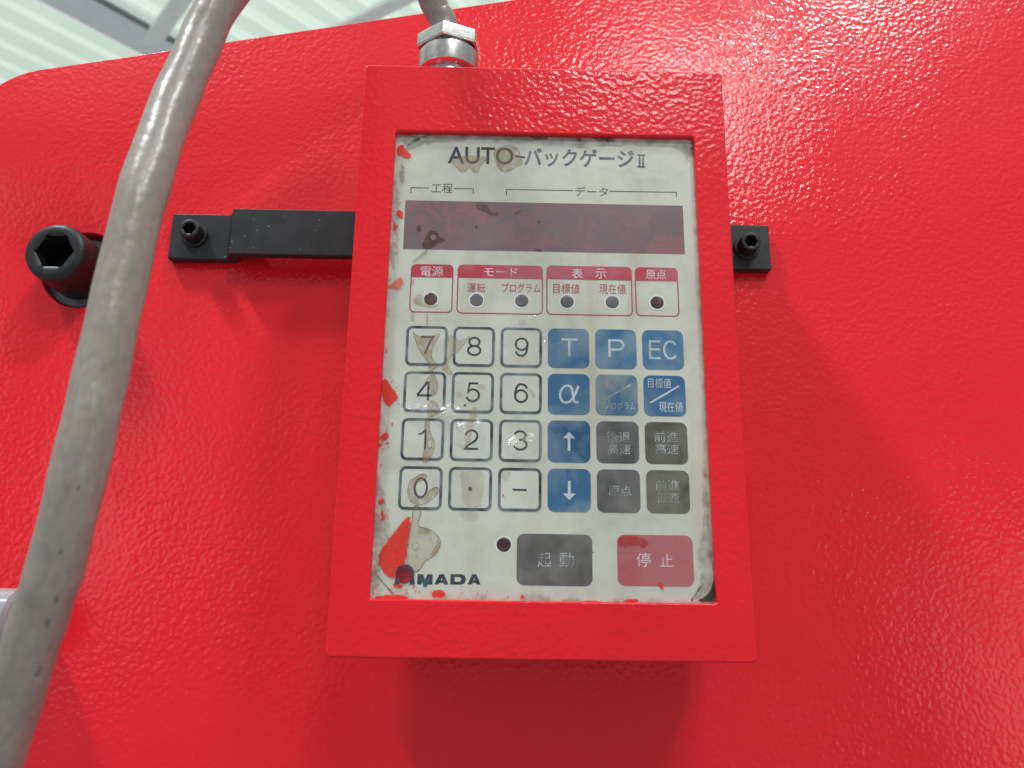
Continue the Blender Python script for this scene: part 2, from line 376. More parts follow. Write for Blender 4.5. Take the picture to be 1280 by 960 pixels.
# ---------------------------------------------------------------- mounting bracket
def bracket():
    zt = at(360, 261.5, 40).z; zb_ = at(360, 318.5, 40).z
    xl = at(212, 300, 45.5).x; xj = at(287, 290, 42).x; xr = at(963, 315, 45.5).x
    t = 4.0
    br = empty('mounting_bracket', ((xl+xr)/2, YP, (zt+zb_)/2), 'black flat steel bracket bar behind the red control box, screwed to the red plate', 'bracket')
    # bar with a joggle at each end, swept along x
    prof = [(xl, 45.5), (xj - 1.2, 45.5), (xj + 1.2, 40.0), (58, 40.0), (63, 45.5), (xr, 45.5), (xr, 49.5), (61, 49.5), (56, 44.0), (xj + 4.0, 44.0), (xj + 1.6, 49.5), (xl, 49.5)]
    bm = bmesh.new()
    lo = [bm.verts.new((x, y, zb_)) for x, y in prof]; hi = [bm.verts.new((x, y, zt)) for x, y in prof]
    n = len(prof); bm.faces.new(lo); bm.faces.new(hi[::-1])
    for i in range(n): bm.faces.new((lo[i], hi[i], hi[(i+1) % n], lo[(i+1) % n]))
    obj('bar', bm, M_BLACK2, br, bevel=0.5, seg=2, angle=20)
    for px, py in ((236, 285), (939, 301)):
        f = at(px, py, 45.5 - 6.5)
        s = socket_head('cap_screw', br, (f.x, f.z), 3.9, 45.5 - 1.2, 5.3, 2.15, 3.6, M_BLACK, 0.55)
        bm = bmesh.new(); lathe(bm, (f.x, 45.5, f.z), [(0.3, 0.2), (5.0, 0.2), (5.0, -0.9), (4.7, -1.25), (0.3, -1.25)], 48)
        obj('washer', bm, M_BLACK, s, bevel=0.15)
    # nicks of bare metal and dust on the bar
    bm = bmesh.new()
    for px, py, r in ((317, 274, .45), (336, 283, .55), (306, 295, .5), (321, 288, .3), (400, 275, .4), (394, 288, .4), (375, 312, .35), (356, 270, .3), (317, 310, .35), (408, 300, .25), (281, 321, .5), (290, 302, .45), (288, 310, .35)):
        c = at(px, py, 40); k = 7; r *= 0.62
        vs_ = [bm.verts.new((c.x + r*random.uniform(.5, 1.2)*math.cos(2*math.pi*i/k), 39.95, c.z + r*random.uniform(.5, 1.2)*math.sin(2*math.pi*i/k))) for i in range(k)]
        bm.faces.new(vs_)
    obj('bare_nicks', bm, plain('bare_metal_nick', (0.30, 0.31, 0.32), 0.4, 0.3), br)
bracket()

# ---------------------------------------------------------------- control box
YF = -2.0
BX0, BX1, BZ0, BZ1 = -62.5, 61.0, -71.3, 123.3
def win(px, py): return at(px, py, YF)
FX0 = (win(497, 163).x + win(459, 750).x)/2; FX1 = (win(866, 172).x + win(898, 753).x)/2
FZ1 = (win(497, 163).z + win(866, 172).z)/2; FZ0 = (win(459, 750).z + win(898, 753).z)/2
box = empty('control_box', (0, 40, BZ0), 'red painted machine control box with cream keypad panel and numbered keys', 'control box')
def housing():
    n = 6
    out = rrect(BX0, BZ0, BX1, BZ1, 1.2, n); inn = rrect(FX0, FZ0, FX1, FZ1, 1.0, n)
    bm = bmesh.new()
    ring(bm, out, inn, YF, 0.55)                     # cover rim round the panel
    obj('cover_frame', bm, M_BOX, box, bevel=0.7, seg=4, angle=50)
    bm = bmesh.new()
    prism(bm, rrect(BX0 + 0.6, BZ0 + 0.6, BX1 - 0.6, BZ1 - 0.6, 1.2, n), 0.5, 40.0)
    obj('housing', bm, M_BOX, box, bevel=0.8, seg=3, angle=50)
housing()
M_FILM = film_material()
bm = bmesh.new(); prism(bm, rrect(FX0 - 0.3, FZ0 - 0.3, FX1 + 0.3, FZ1 + 0.3, 0.8), 0.0, 0.5)
panel = obj('membrane_panel', bm, M_FILM, box)

# --- print
M_INK = plain('dark_ink', srgb(40, 44, 50), 0.45, 0, 0.25, 0.15)
M_INKF = key_material('faded_ink', srgb(78, 88, 98), srgb(118, 126, 130), 0.12)
M_LINE = key_material('thin_line_ink', srgb(74, 78, 84), srgb(112, 114, 112), 0.15)
M_OUT = key_material('key_outline_ink', srgb(48, 54, 62), srgb(118, 128, 134), 0.12, 0.35, 0.62)
M_NUM = key_material('numeral_ink', srgb(44, 47, 52), srgb(88, 92, 94), 0.10)
M_WHITE = key_material('worn_white_print', srgb(196, 208, 212), srgb(160, 178, 186), 0.14)
M_WHITE2 = key_material('rubbed_white_print', srgb(186, 192, 190), srgb(128, 132, 130), 0.20, 0.38, 0.6)
M_PINKW = key_material('white_print_on_red', srgb(226, 216, 216), srgb(204, 170, 172), 0.2)
M_REDP = key_material('red_print', srgb(176, 62, 76), srgb(188, 92, 102), 0.16)
M_REDH = key_material('red_header_print', srgb(180, 66, 78), srgb(184, 98, 108), 0.07, 0.38, 0.6, 31)
M_REDL = plain('red_line_print', srgb(160, 62, 74), 0.4, 0, 0.2, 0.2)
M_FILMK = M_FILM

def text_mesh(s, cx, cz, wmm, hmm, offset=0.0, shear=0.0):
    """lettering as a flat bmesh fitted into a box (mm)"""
    cu = bpy.data.curves.new('t', 'FONT'); cu.body = s; cu.size = 1.0; cu.offset = offset; cu.shear = shear; cu.resolution_u = 4
    cu.fill_mode = 'FRONT' if hasattr(cu, 'fill_mode') and 'FRONT' in [e.identifier for e in cu.bl_rna.properties['fill_mode'].enum_items] else cu.fill_mode
    o = bpy.data.objects.new('t', cu); COL.objects.link(o)
    dg = bpy.context.evaluated_depsgraph_get(); ev = o.evaluated_get(dg)
    me = ev.to_mesh(); vs_ = [v.co.copy() for v in me.vertices]; fs = [tuple(p.vertices) for p in me.polygons]
    ev.to_mesh_clear(); bpy.data.objects.remove(o); bpy.data.curves.remove(cu)
    x0 = min(v.x for v in vs_); x1 = max(v.x for v in vs_); y0 = min(v.y for v in vs_); y1 = max(v.y for v in vs_)
    sx = wmm / (x1 - x0) if wmm else None; sy = hmm / (y1 - y0) if hmm else None
    sx = sx or sy; sy = sy or sx
    return [(cx + (v.x - (x0+x1)/2)*sx, cz + (v.y - (y0+y1)/2)*sy) for v in vs_], fs
def add_flat(bm, vf, y):
    vs_ = [bm.verts.new((x, y, z)) for x, z in vf[0]]
    for f in vf[1]:
        try: bm.faces.new([vs_[i] for i in f])
        except ValueError: pass
def print_text(name, items, mat, parent, y, **kw):
    """items: (string, px, py, width_px, height_px)"""
    bm = bmesh.new()
    for s, px, py, wp, hp in items:
        c = at(px, py); ux, uz = mmpp(px, py)
        add_flat(bm, text_mesh(s, c.x, c.z, wp*ux if wp else None, hp*uz if hp else None, **kw), y)
    return flat(name, bm, mat, parent)
def flat(name, bm, mat, parent):
    for f in bm.faces:
        f.normal_update()
        if f.normal.y > 0: f.normal_flip()
    me = bpy.data.meshes.new(name)
    for v in bm.verts: v.co *= MM
    bm.to_mesh(me); bm.free(); me.materials.append(mat)
    o = bpy.data.objects.new(name, me); COL.objects.link(o)
    o.parent = parent
    loc = parent.location if parent.type == 'EMPTY' else Vector(parent.parent.location) if parent.parent else Vector()
    o.matrix_parent_inverse = Matrix.Translation(-box.location) if parent == box else Matrix.Identity(4)
    return o
def quadline(bm, a, b, th, y):
    a, b = Vector(a), Vector(b); d = (b - a).normalized(); q = Vector((-d.y, d.x)) * th/2
    bm.faces.new([bm.verts.new((p.x, y, p.y)) for p in (a - q, b - q, b + q, a + q)])
def P2(px, py): c = at(px, py); return (c.x, c.z)

YI = -0.05
print_text('title_lettering', [('AUTO', 601, 194.4, 82, 21.5)], M_INK, panel, YI, offset=0.012)
print_text('title_lettering', [('バックゲージ', 724, 197.5, 137, 23)], M_INKF, panel, YI, offset=0.020)
bm = bmesh.new(); quadline(bm, P2(643.5, 195.2), P2(656.5, 197), 0.62, YI); quadline(bm, P2(656, 205), P2(662.5, 187), 0.62, YI)
bm.free()
bm = bmesh.new(); quadline(bm, P2(643.5, 195.0), P2(656.5, 196.8), 0.62, YI); flat('title_dash', bm, M_INK, panel)
bm = bmesh.new()
for a, b, th in (((796.8, 193.6), (806.8, 193.9), .45), ((796.6, 208.6), (806.6, 208.9), .45), ((799.6, 194), (799.4, 208.4), .62), ((804.1, 194.1), (803.9, 208.6), .62)):
    quadline(bm, P2(*a), P2(*b), th, YI)
flat('roman_numeral_two', bm, M_INKF, panel)
print_text('heading_lettering', [('工程', 552.5, 235.3, 26.5, 12)], M_LINE, panel, YI)
print_text('heading_lettering', [('データ', 739.5, 239.3, 41, 11.5)], M_LINE, panel, YI)
for pts in (((513.6, 241.5), (513.8, 234.6), (536, 235)), ((567.5, 235.6), (591.6, 236), (591.5, 242.5)),
            ((633, 244), (633.2, 236.8), (716.5, 238.2)), ((761, 239), (845.5, 240.4), (845.6, 246.5))):
    bm = bmesh.new()
    for a, b in zip(pts, pts[1:]): quadline(bm, P2(*a), P2(*b), 0.30, YI)
    flat('heading_rule', bm, M_LINE, panel)

# --- display window: smoky red filter
def display_material():
    m, nt, ns, ln, p = new_mat('smoky_red_display')
    v = coords(ns, ln)
    n = node(ns, 'ShaderNodeTexNoise', Scale=0.10, Detail=5, Roughness=0.6, Distortion=1.2); ln.new(v, n.inputs[0])
    r = ramp(ns, [(0.44, (0, 0, 0)), (0.62, (1, 1, 1))]); ln.new(n.outputs[0], r.inputs[0])
    c = mix(ns, ln, r.outputs[0], srgb(114, 97, 101), srgb(146, 98, 104))
    n2 = node(ns, 'ShaderNodeTexNoise', Scale=0.035, Detail=2); ln.new(v, n2.inputs[0])
    r2 = ramp(ns, [(0.35, (0, 0, 0)), (0.65, (0.7, 0.7, 0.7))]); ln.new(n2.outputs[0], r2.inputs[0])
    c = mix(ns, ln, r2.outputs[0], c, srgb(128, 112, 116))
    ln.new(c, p.inputs['Base Color']); p.inputs['Roughness'].default_value = 0.25
    return m
M_DISP = display_material()
a, b = P2(505.3, 311.9), P2(853, 256.3)
dx0 = (P2(506.6, 251.3)[0] + P2(504, 312)[0])/2; dx1 = (P2(853, 256.3)[0] + P2(856.2, 317)[0])/2
dz1 = (P2(506.6, 251.3)[1] + P2(853, 256.3)[1])/2; dz0 = (P2(504, 312)[1] + P2(856.2, 317)[1])/2
bm = bmesh.new(); prism(bm, rrect(dx0, dz0, dx1, dz1, 0.15, 2), -0.06, 0.2)
disp = obj('display_window', bm, M_DISP, box)
M_SEG = decal('unlit_digit_segment', srgb(176, 120, 124), 0.02, 0.30, 0.25, 0.3)
for px, py in ((532, 282), (576, 283), (656, 284.5), (698, 285.2), (740, 286), (782, 286.6), (824, 287.2)):
    cx, cz = P2(px, py); bm = bmesh.new(); hw, hh_, t_ = 2.6, 4.6, 0.85
    for a, b in (((-hw, hh_), (hw, hh_)), ((-hw, 0), (hw, 0)), ((-hw, -hh_), (hw, -hh_))): quadline(bm, (cx + a[0] + .5, cz + a[1]), (cx + b[0] - .5, cz + b[1]), t_, -0.075)
    for x in (-hw, hw):
        for z in (0, -hh_): quadline(bm, (cx + x, cz + z + .5), (cx + x, cz + z + hh_ - .5), t_, -0.08)
    flat('unlit_digit', bm, M_SEG, disp)

# --- indicator groups
M_LED = key_material('dark_lamp_lens', srgb(98, 94, 98), srgb(122, 118, 122), 0.25)
M_LEDR = key_material('dark_red_lamp_lens', srgb(60, 42, 44), srgb(104, 78, 80), 0.25)
M_HALO = plain('pale_lamp_surround', srgb(214, 218, 210), 0.35, 0, 0.03)
groups = [(512.6, 566.2, 330.2, 390.6, 16.5), (571.4, 678.6, 331.2, 392.5, 16.8), (683, 790.4, 332.6, 394.2, 17.2), (794, 848.2, 334.2, 395.3, 17.2)]
for x0, x1, y0, y1, hh in groups:
    cx, cz = P2((x0+x1)/2, (y0+y1)/2); ux, uz = mmpp((x0+x1)/2, (y0+y1)/2)
    W, Hh = (x1-x0)*ux/2, (y1-y0)*uz/2
    bm = bmesh.new(); ring(bm, rrect(cx-W, cz-Hh, cx+W, cz+Hh, 1.7), rrect(cx-W+.36, cz-Hh+.36, cx+W-.36, cz+Hh-.36, 1.36), -0.05, 0.1)
    obj('indicator_border', bm, M_REDL, panel).matrix_parent_inverse = Matrix.Identity(4)
    top = [p for p in rrect(cx-W+.05, cz-Hh, cx+W-.05, cz+Hh-.05, 1.6) if p[1] > cz]
    zl = cz + Hh - hh*uz
    bm = bmesh.new(); prism(bm, top + [(cx-W+.05, zl), (cx+W-.05, zl)], -0.06, 0.1)
    obj('indicator_header', bm, M_REDH, panel).matrix_parent_inverse = Matrix.Identity(4)
print_text('header_lettering', [('電源', 540, 339.2, 28, 12.5)], M_PINKW, panel, -0.09)
print_text('header_lettering', [('モード', 626, 340.2, 42, 10.5)], M_PINKW, panel, -0.09)
print_text('header_lettering', [('表', 721.5, 341.8, 13, 12.5), ('示', 751, 342.2, 13.5, 12.5)], M_PINKW, panel, -0.09)
print_text('header_lettering', [('原点', 820, 343, 25, 12.5)], M_PINKW, panel, -0.09)
for s, px, py, wp, hp in (('運転', 595.6, 359.6, 22, 11.5), ('プログラム', 651.5, 360, 48, 11.5), ('目標値', 708, 360.8, 33, 12.5), ('現在値', 765.6, 361.2, 33, 12.5)):
    print_text('indicator_lettering', [(s, px, py, wp, hp)], M_REDP, panel, YI)
def lens(px, py, rpx, mat, name='indicator_lamp'):
    cx, cz = P2(px, py); u = mmpp(px, py)[0]; r = rpx*u
    bm = bmesh.new(); lathe(bm, (cx, 0, cz), [(0.05, -0.16), (r*0.5, -0.15), (r*0.85, -0.11), (r, -0.06), (r, 0.1)], 28)
    o = obj(name, bm, mat, box, smooth=True)
    bm = bmesh.new(); ring(bm, circle(cx, cz, r*1.22, 28), circle(cx, cz, r*0.99, 28), -0.045, 0.1)
    obj('lamp_surround', bm, M_HALO, o).matrix_parent_inverse = Matrix.Identity(4)
for i, (px, py) in enumerate(((538.4, 373.8), (595.6, 375), (652.2, 376), (708.8, 377), (765.3, 377.6), (821.3, 378.2))):
    lens(px, py, 8.4, M_LEDR if i in (0, 5) else M_LED)
lens(629.8, 680.8, 9.0, M_LEDR)

# --- thin sans numerals and capitals drawn as strokes
def arc(cx, cy, rx, ry, a0, a1, n=22): return [(cx + rx*math.cos(math.radians(a0 + (a1-a0)*k/n)), cy + ry*math.sin(math.radians(a0 + (a1-a0)*k/n))) for k in range(n+1)]
GLYPH = {
 '0': [arc(.5, .5, .5, .5, 90, 450, 36)], '7': [[(0, 1), (1, 1), (.80, .78), (.60, .48), (.46, .22), (.38, 0)]],
 '8': [arc(.5, .755, .42, .245, 90, 450, 28), arc(.5, .262, .5, .262, 90, 450, 30)],
 '9': [arc(.5, .67, .48, .33, 0, 360, 30), [(.98, .67), (.98, .60), (.95, .40), (.88, .20), (.76, .06), (.60, 0), (.42, 0), (.22, .05), (.08, .17), (.04, .25)]],
 '4': [[(.74, 0), (.74, 1), (.62, 1), (0, .34), (0, .28), (1, .28)]],
 '5': [[(.90, 1), (.20, 1), (.10, .50)] + arc(.47, .33, .51, .33, 140, -150, 24)[2:] + [(.02, .22)]],
 '2': [arc(.48, .70, .46, .30, 175, -20, 18) + [(.80, .46), (.55, .33), (.20, .18), (.05, .06), (0, 0), (1, 0)]],
 '3': [arc(.46, .76, .44, .24, 165, -80, 20) + [(.40, .52)], [(.40, .52)] + arc(.48, .265, .50, .265, 85, -165, 22)],
 'T': [[(0, 1), (1, 1)], [(.5, 1), (.5, 0)]], 'P': [[(0, 0), (0, 1), (.60, 1)] + arc(.62, .725, .38, .275, 85, -85, 14) + [(.07, .45)]],
 'E': [[(1, 1), (0, 1), (0, 0), (1, 0)], [(0, .52), (.92, .52)]], 'C': [arc(.52, .5, .52, .5, 38, 322, 30)],
 'α': [[(1.0, .98), (.88, .66), (.73, .32), (.55, .08), (.34, 0), (.14, .07), (.03, .27), (.02, .52), (.10, .78), (.27, .96), (.45, 1.0), (.60, .92), (.67, .76)], [(.655, .80), (.70, .50), (.73, .22), (.80, .05), (.91, .02), (.99, .10)]]}
GLYPH['6'] = [[(1-x, 1-y) for x, y in st] for st in GLYPH['9']]
def stroke(bm, pts, th, y):
    n = len(pts); L = []; R_ = []
    closed = (Vector(pts[0]) - Vector(pts[-1])).length < 1e-4
    for i in range(n):
        a = Vector(pts[i-1] if i else (pts[-2] if closed else pts[0])); b = Vector(pts[i]); c = Vector(pts[i+1] if i < n-1 else (pts[1] if closed else pts[-1]))
        d1 = (b-a); d2 = (c-b)
        d1 = d1.normalized() if d1.length > 1e-6 else d2.normalized(); d2 = d2.normalized() if d2.length > 1e-6 else d1
        t = d1 + d2; t = t.normalized() if t.length > .2 else d1
        q = Vector((-t.y, t.x)); m_ = th/2 / max(.45, q.dot(Vector((-d1.y, d1.x))))
        L.append(bm.verts.new((b.x + q.x*m_, y, b.y + q.y*m_))); R_.append(bm.verts.new((b.x - q.x*m_, y, b.y - q.y*m_)))
    for i in range(n-1): bm.faces.new((L[i], L[i+1], R_[i+1], R_[i]))
def glyph(bm, ch, cx, cz, wd, ht, th, y):
    for j, st in enumerate(GLYPH[ch]):
        p = []
        for x, z in st:
            q = (cx + (x-.5)*(wd-th), cz + (z-.5)*(ht-th))
            if not p or (Vector(q) - Vector(p[-1])).length > 1e-3: p.append(q)
        stroke(bm, p, th, y - 0.008*j)

# --- keys
def blue(i, lo=0.42, hi=0.66, deep=(60, 106, 144), cloud=(112, 139, 159)): return key_material('blue_key_print_%d' % i, srgb(*deep), srgb(*cloud), 0.10, lo, hi, i*17.0)
def grey(i, deep=(84, 84, 84), cloud=(120, 120, 116)): return key_material('grey_key_print_%d' % i, srgb(*deep), srgb(*cloud), 0.10, 0.34, 0.62, i*23.0)
KS = 13.1
COLX = [-37.5, -22.5, -7.5, 7.5, 22.5, 37.5]; ROWZ = [22.5, 7.5, -7.5, -22.5]
M_KEYF = key_material('cream_key_face', srgb(192, 194, 180), srgb(207, 211, 202), 0.07, 0.35, 0.65, 5)
def pad(cx, cz, wd, ht, rad, mat, label=None):
    bm = bmesh.new(); o_ = rrect(cx-wd/2, cz-ht/2, cx+wd/2, cz+ht/2, rad); i_ = rrect(cx-wd/2+.12, cz-ht/2+.12, cx+wd/2-.12, cz+ht/2-.12, rad-.12)
    prism(bm, o_, -0.08, 0.1)
    o = obj('key', bm, mat, box)
    if label: o['label'] = label
    return o
def child(o, p): o.matrix_parent_inverse = Matrix.Identity(4); return o
nums = [['7', '8', '9'], ['4', '5', '6'], ['1', '2', '3'], ['0', '.', '-']]
for r in range(4):
    for c in range(3):
        cx, cz = COLX[c], ROWZ[r]; s = nums[r][c]
        k = pad(cx, cz, KS, KS, 1.9, M_KEYF, {'.': 'decimal point key', '-': 'minus key'}.get(s, 'number %s key' % s))
        bm = bmesh.new(); h = KS/2
        ring(bm, rrect(cx-h-.01, cz-h-.01, cx+h+.01, cz+h+.01, 1.9), rrect(cx-h+.82, cz-h+.82, cx+h-.82, cz+h-.82, 1.2), -0.11, 0.05)
        child(obj('key_outline', bm, M_OUT, k), k)
        bm = bmesh.new()
        if s == '.': add_flat(bm, (circle(cx, cz, 0.62, 20), [tuple(range(20))]), -0.13)
        elif s == '-': quadline(bm, (cx - 2.1, cz - .1), (cx + 2.1, cz - .1), 0.55, -0.13)
        elif s == '1': add_flat(bm, ([(cx + x, cz + z) for x, z in ((.55, -3.1), (1.1, -3.1), (1.1, 3.15), (.65, 3.15), (-.25, 2.15), (-1.3, 1.75), (-1.3, 1.25), (-.3, 1.5), (.55, 2.1))], [(0, 1, 2, 3, 8), (8, 3, 4, 7), (7, 4, 5, 6)]), -0.13)
        else: glyph(bm, s, cx + .1, cz + .1, {'4': 4.9, '0': 4.3}.get(s, 4.5), 6.35, 0.62, -0.13)
        flat('legend', bm, M_NUM, k)
blues = {(0, 3): 'T', (0, 4): 'P', (0, 5): 'EC', (1, 3): 'α', (1, 4): 'mode', (1, 5): 'value', (2, 3): 'up', (3, 3): 'down'}
names = {'T': 'blue T key', 'P': 'blue P key', 'EC': 'blue EC key', 'α': 'blue alpha key', 'mode': 'blue run and program key with a slash', 'value': 'blue target and actual value key with a slash', 'up': 'blue up arrow key', 'down': 'blue down arrow key'}
bl = {'T': dict(lo=.40, hi=.62), 'EC': dict(deep=(70, 116, 152), cloud=(112, 138, 154)), 'mode': dict(deep=(66, 108, 142), cloud=(122, 142, 150)), 'up': dict(deep=(46, 90, 126)), 'value': dict(deep=(58, 103, 143), cloud=(92, 126, 152))}
KEYS = {}
for i, (rc, s) in enumerate(blues.items()):
    cx, cz = COLX[rc[1]], ROWZ[rc[0]]
    k = pad(cx, cz, KS, KS, 2.1, blue(i, **bl.get(s, {})), names[s]); y = -0.11
    bm = bmesh.new(); mat = M_WHITE
    if s in ('T', 'P'): glyph(bm, s, cx + .2, cz + .1, {'T': 5.8, 'P': 5.2}[s], 6.3, 0.72, y)
    elif s == 'EC': glyph(bm, 'E', cx - 2.45, cz, 4.0, 6.2, 0.66, y); glyph(bm, 'C', cx + 2.35, cz, 4.6, 6.4, 0.66, y)
    elif s == 'α': glyph(bm, 'α', cx + .1, cz, 6.6, 6.3, 0.72, y)
    elif s in ('up', 'down'):
        sg = 1 if s == 'up' else -1
        pts = [(-.42, -2.9), (.42, -2.9), (.42, 1.0), (1.9, 1.0), (0, 3.0), (-1.9, 1.0), (-.42, 1.0)]
        add_flat(bm, ([(cx + p[0], cz + sg*p[1]) for p in pts], [(0, 1, 2, 6), (5, 6, 2), (5, 2, 3, 4)]), y)
    else:
        if s == 'mode': it = [('運転', 762.3, 478, 23.5, 12), ('プログラム', 775, 507.4, 39, 10)]; sl = ((752.5, 501.3), (789, 480.7)); mat = M_WHITE2
        else: it = [('目標値', 824.3, 479, 29, 12.5), ('現在値', 838.5, 508.6, 30, 12.8)]; sl = ((812.6, 503.7), (849, 482.5))
        for t, px, py, wp, hp in it:
            q = P2(px, py); u = mmpp(px, py); add_flat(bm, text_mesh(t, *q, wp*u[0], hp*u[1]), y)
        quadline(bm, P2(*sl[0]), P2(*sl[1]), 0.55, y)
    flat('legend', bm, mat, k)
greys = {(2, 4): [('後退', 773, 546.2, 29.6, 13.4), ('高速', 773.6, 561.2, 28.5, 13.2)], (2, 5): [('前進', 832.7, 546, 30, 13.2), ('高速', 833.5, 561.3, 29, 13)],
         (3, 4): [('原点', 774.8, 613.4, 28.7, 13.2)], (3, 5): [('前進', 834.2, 606.4, 29.7, 13.4), ('低速', 834.8, 622.4, 29, 13.4)]}
gc = {(2, 5): dict(deep=(80, 80, 70), cloud=(108, 108, 96)), (3, 5): dict(deep=(76, 78, 68), cloud=(116, 116, 100)), (2, 4): dict(deep=(78, 78, 78), cloud=(114, 114, 112))}
gl = {(2, 4): 'grey fast reverse key', (2, 5): 'olive grey fast forward key', (3, 4): 'grey origin key', (3, 5): 'olive grey slow forward key'}
for i, (rc, it) in enumerate(greys.items()):
    cx, cz = COLX[rc[1]], ROWZ[rc[0]]
    k = pad(cx, cz, KS, KS, 2.1, grey(i, **gc.get(rc, {})), gl[rc])
    print_text('legend', it, M_WHITE2, k, -0.11)
for (x0, x1, y0, y1, its, mat, lab) in ((646, 740.4, 667.4, 731.8, [('起', 680.4, 699.5, 16.5, 18.5), ('動', 708.3, 699.8, 18, 18.5)], grey(9, (86, 84, 82), (116, 114, 111)), 'wide grey start key'),
                                   (771.8, 866.6, 668.6, 732.5, [('停', 804.5, 699.8, 18, 18), ('止', 833.2, 700.4, 15.5, 16)], key_material('red_key_print', srgb(180, 80, 84), srgb(180, 108, 110), 0.07, 0.32, 0.50, 11), 'wide red stop key')):
    cx, cz = P2((x0+x1)/2, (y0+y1)/2); u = mmpp((x0+x1)/2, (y0+y1)/2)
    k = pad(cx, cz, (x1-x0)*u[0], (y1-y0)*u[1], 2.2, mat, lab)
    print_text('legend', its, M_WHITE2 if 'grey' in lab else M_PINKW, k, -0.11)

# --- maker's name: a ball in an arch, then heavy letters
M_LOGO = key_material('logo_ink', srgb(48, 56, 70), srgb(70, 80, 92), 0.3)
M_BALL = key_material('logo_ball_red', srgb(120, 24, 30), srgb(160, 44, 48), 0.25)
M_TEAL = plain('logo_teal', srgb(52, 92, 100), 0.4)
bm = bmesh.new()
cx, cz = P2(506.3, 717.5); r = 2.75
out = [(cx + r*math.cos(a), cz + r*math.sin(a)) for a in [math.radians(-20 + 220*k/24) for k in range(25)]]
inn = [(cx - .25 + r*.80*math.cos(a), cz - .28 + r*.80*math.sin(a)) for a in [math.radians(-20 + 220*k/24) for k in range(25)]]
n = 25; add_flat(bm, (out + inn, [(i, i+1, n+i+1, n+i) for i in range(n-1)]), -0.32)
q0 = P2(493, 730.5); q1 = P2(518.5, 730.5)
add_flat(bm, ([(q0[0], q0[1]), (q0[0]+1.5, q0[1]), (cx - r*.62, cz - r*.55), (cx - r*.95, cz - r*.3)], [(0, 1, 2, 3)]), -0.32)
add_flat(bm, ([(q1[0]-1.5, q1[1]), (q1[0], q1[1]), (cx + r*.95, cz - r*.3), (cx + r*.62, cz - r*.55)], [(0, 1, 2, 3)]), -0.32)
flat('logo_arch', bm, M_LOGO, panel)
bm = bmesh.new(); add_flat(bm, (circle(cx - .15, cz - .35, r*.86, 28), [tuple(range(28))]), -0.30); flat('logo_ball', bm, M_BALL, panel)
def letter_polys(kind, x0, x1, zt, zb):
    Wd = x1 - x0; X = lambda t: x0 + Wd*t; Z = lambda t: zb + (zt-zb)*t
    if kind == 'M': return [[(0, 0), (.30, 0), (.30, 1), (0, 1)], [(.70, 0), (1, 0), (1, 1), (.70, 1)], [(.22, 1), (.36, 1), (.5, .45), (.5, .05), (.40, .05)], [(.64, 1), (.78, 1), (.60, .05), (.5, .05), (.5, .45)]], X, Z
    if kind == 'A': return [[(0, 0), (.30, 0), (.52, .72), (.62, 1), (.34, 1)], [(.70, 0), (1, 0), (.66, 1), (.38, 1), (.48, .72)], [(.28, .16), (.72, .16), (.66, .40), (.34, .40)]], X, Z
    if kind == 'D': return [[(0, 0), (.27, 0), (.27, 1), (0, 1)], [(.27, .74), (.62, .74), (.72, 1), (.27, 1)], [(.27, 0), (.72, 0), (.62, .26), (.27, .26)], [(.62, .74), (.72, 1), (.92, .86), (1, .5), (.92, .14), (.72, 0), (.62, .26), (.72, .5)]], X, Z
bm = bmesh.new()
for ch, a, b in (('M', 522, 541), ('A', 543.3, 561), ('D', 563.3, 582.5), ('A', 584.8, 601)):
    x0, zt = P2(a, 717.6); x1, _ = P2(b, 717.6); zb_ = P2(a, 730.4)[1]
    polys, X, Z = letter_polys(ch, x0, x1, zt, zb_)
    for i, pl in enumerate(polys): add_flat(bm, ([(X(p[0]), Z(p[1])) for p in pl], [tuple(range(len(pl)))]), YI - 0.006*i)
flat('logo_lettering', bm, M_LOGO, panel)
bm = bmesh.new(); pts = [P2(*p) for p in ((525, 723), (530, 722), (531.5, 726), (533.5, 722), (538, 723), (535, 729), (533.5, 733.5), (529.5, 733.5), (528.5, 729))]
add_flat(bm, (pts, [(0, 1, 2, 8), (2, 3, 4, 5), (2, 5, 6, 7, 8)]), -0.085); flat('logo_heart', bm, M_TEAL, panel)

# --- stains, spilled paint and rubbed film on the panel
M_ST = decal('brown_stain', srgb(168, 142, 98), 0.05, 0.55, 0.42)
M_STE = decal('brown_stain_edge', srgb(116, 88, 52), 0.45, 0.9, 0.5)
M_STD = decal('dark_brown_stain', srgb(84, 52, 44), 0.40, 0.8, 0.5)
M_STF = decal('faint_brown_stain', srgb(178, 158, 116), 0.10, 0.35, 0.12)
M_SMU = decal('red_paint_smear', srgb(228, 44, 34), 0.70, 1.0, 0.8)
M_SMO = decal('thin_orange_smear', srgb(232, 90, 60), 0.25, 0.85, 0.6)
M_DIRT = decal('black_rim_dirt', srgb(78, 72, 68), 0.0, 0.8, 0.6)
def smooth_closed(pts, it=3):
    for _ in range(it):
        pts = [q for i in range(len(pts)) for q in ((pts[i][0]*.75 + pts[(i+1) % len(pts)][0]*.25, pts[i][1]*.75 + pts[(i+1) % len(pts)][1]*.25),
                                                    (pts[i][0]*.25 + pts[(i+1) % len(pts)][0]*.75, pts[i][1]*.25 + pts[(i+1) % len(pts)][1]*.75))]
    return pts
def ragged(pts, amp, seed):
    return [(x + amp*noise.noise(Vector((x*1.1 + seed, z*1.1, seed))) + amp*.5*noise.noise(Vector((x*3 + seed, z*3, 5))),
             z + amp*noise.noise(Vector((x*1.1, z*1.1 + seed, 9 + seed))) + amp*.5*noise.noise(Vector((x*3, z*3 + seed, 2)))) for x, z in pts]
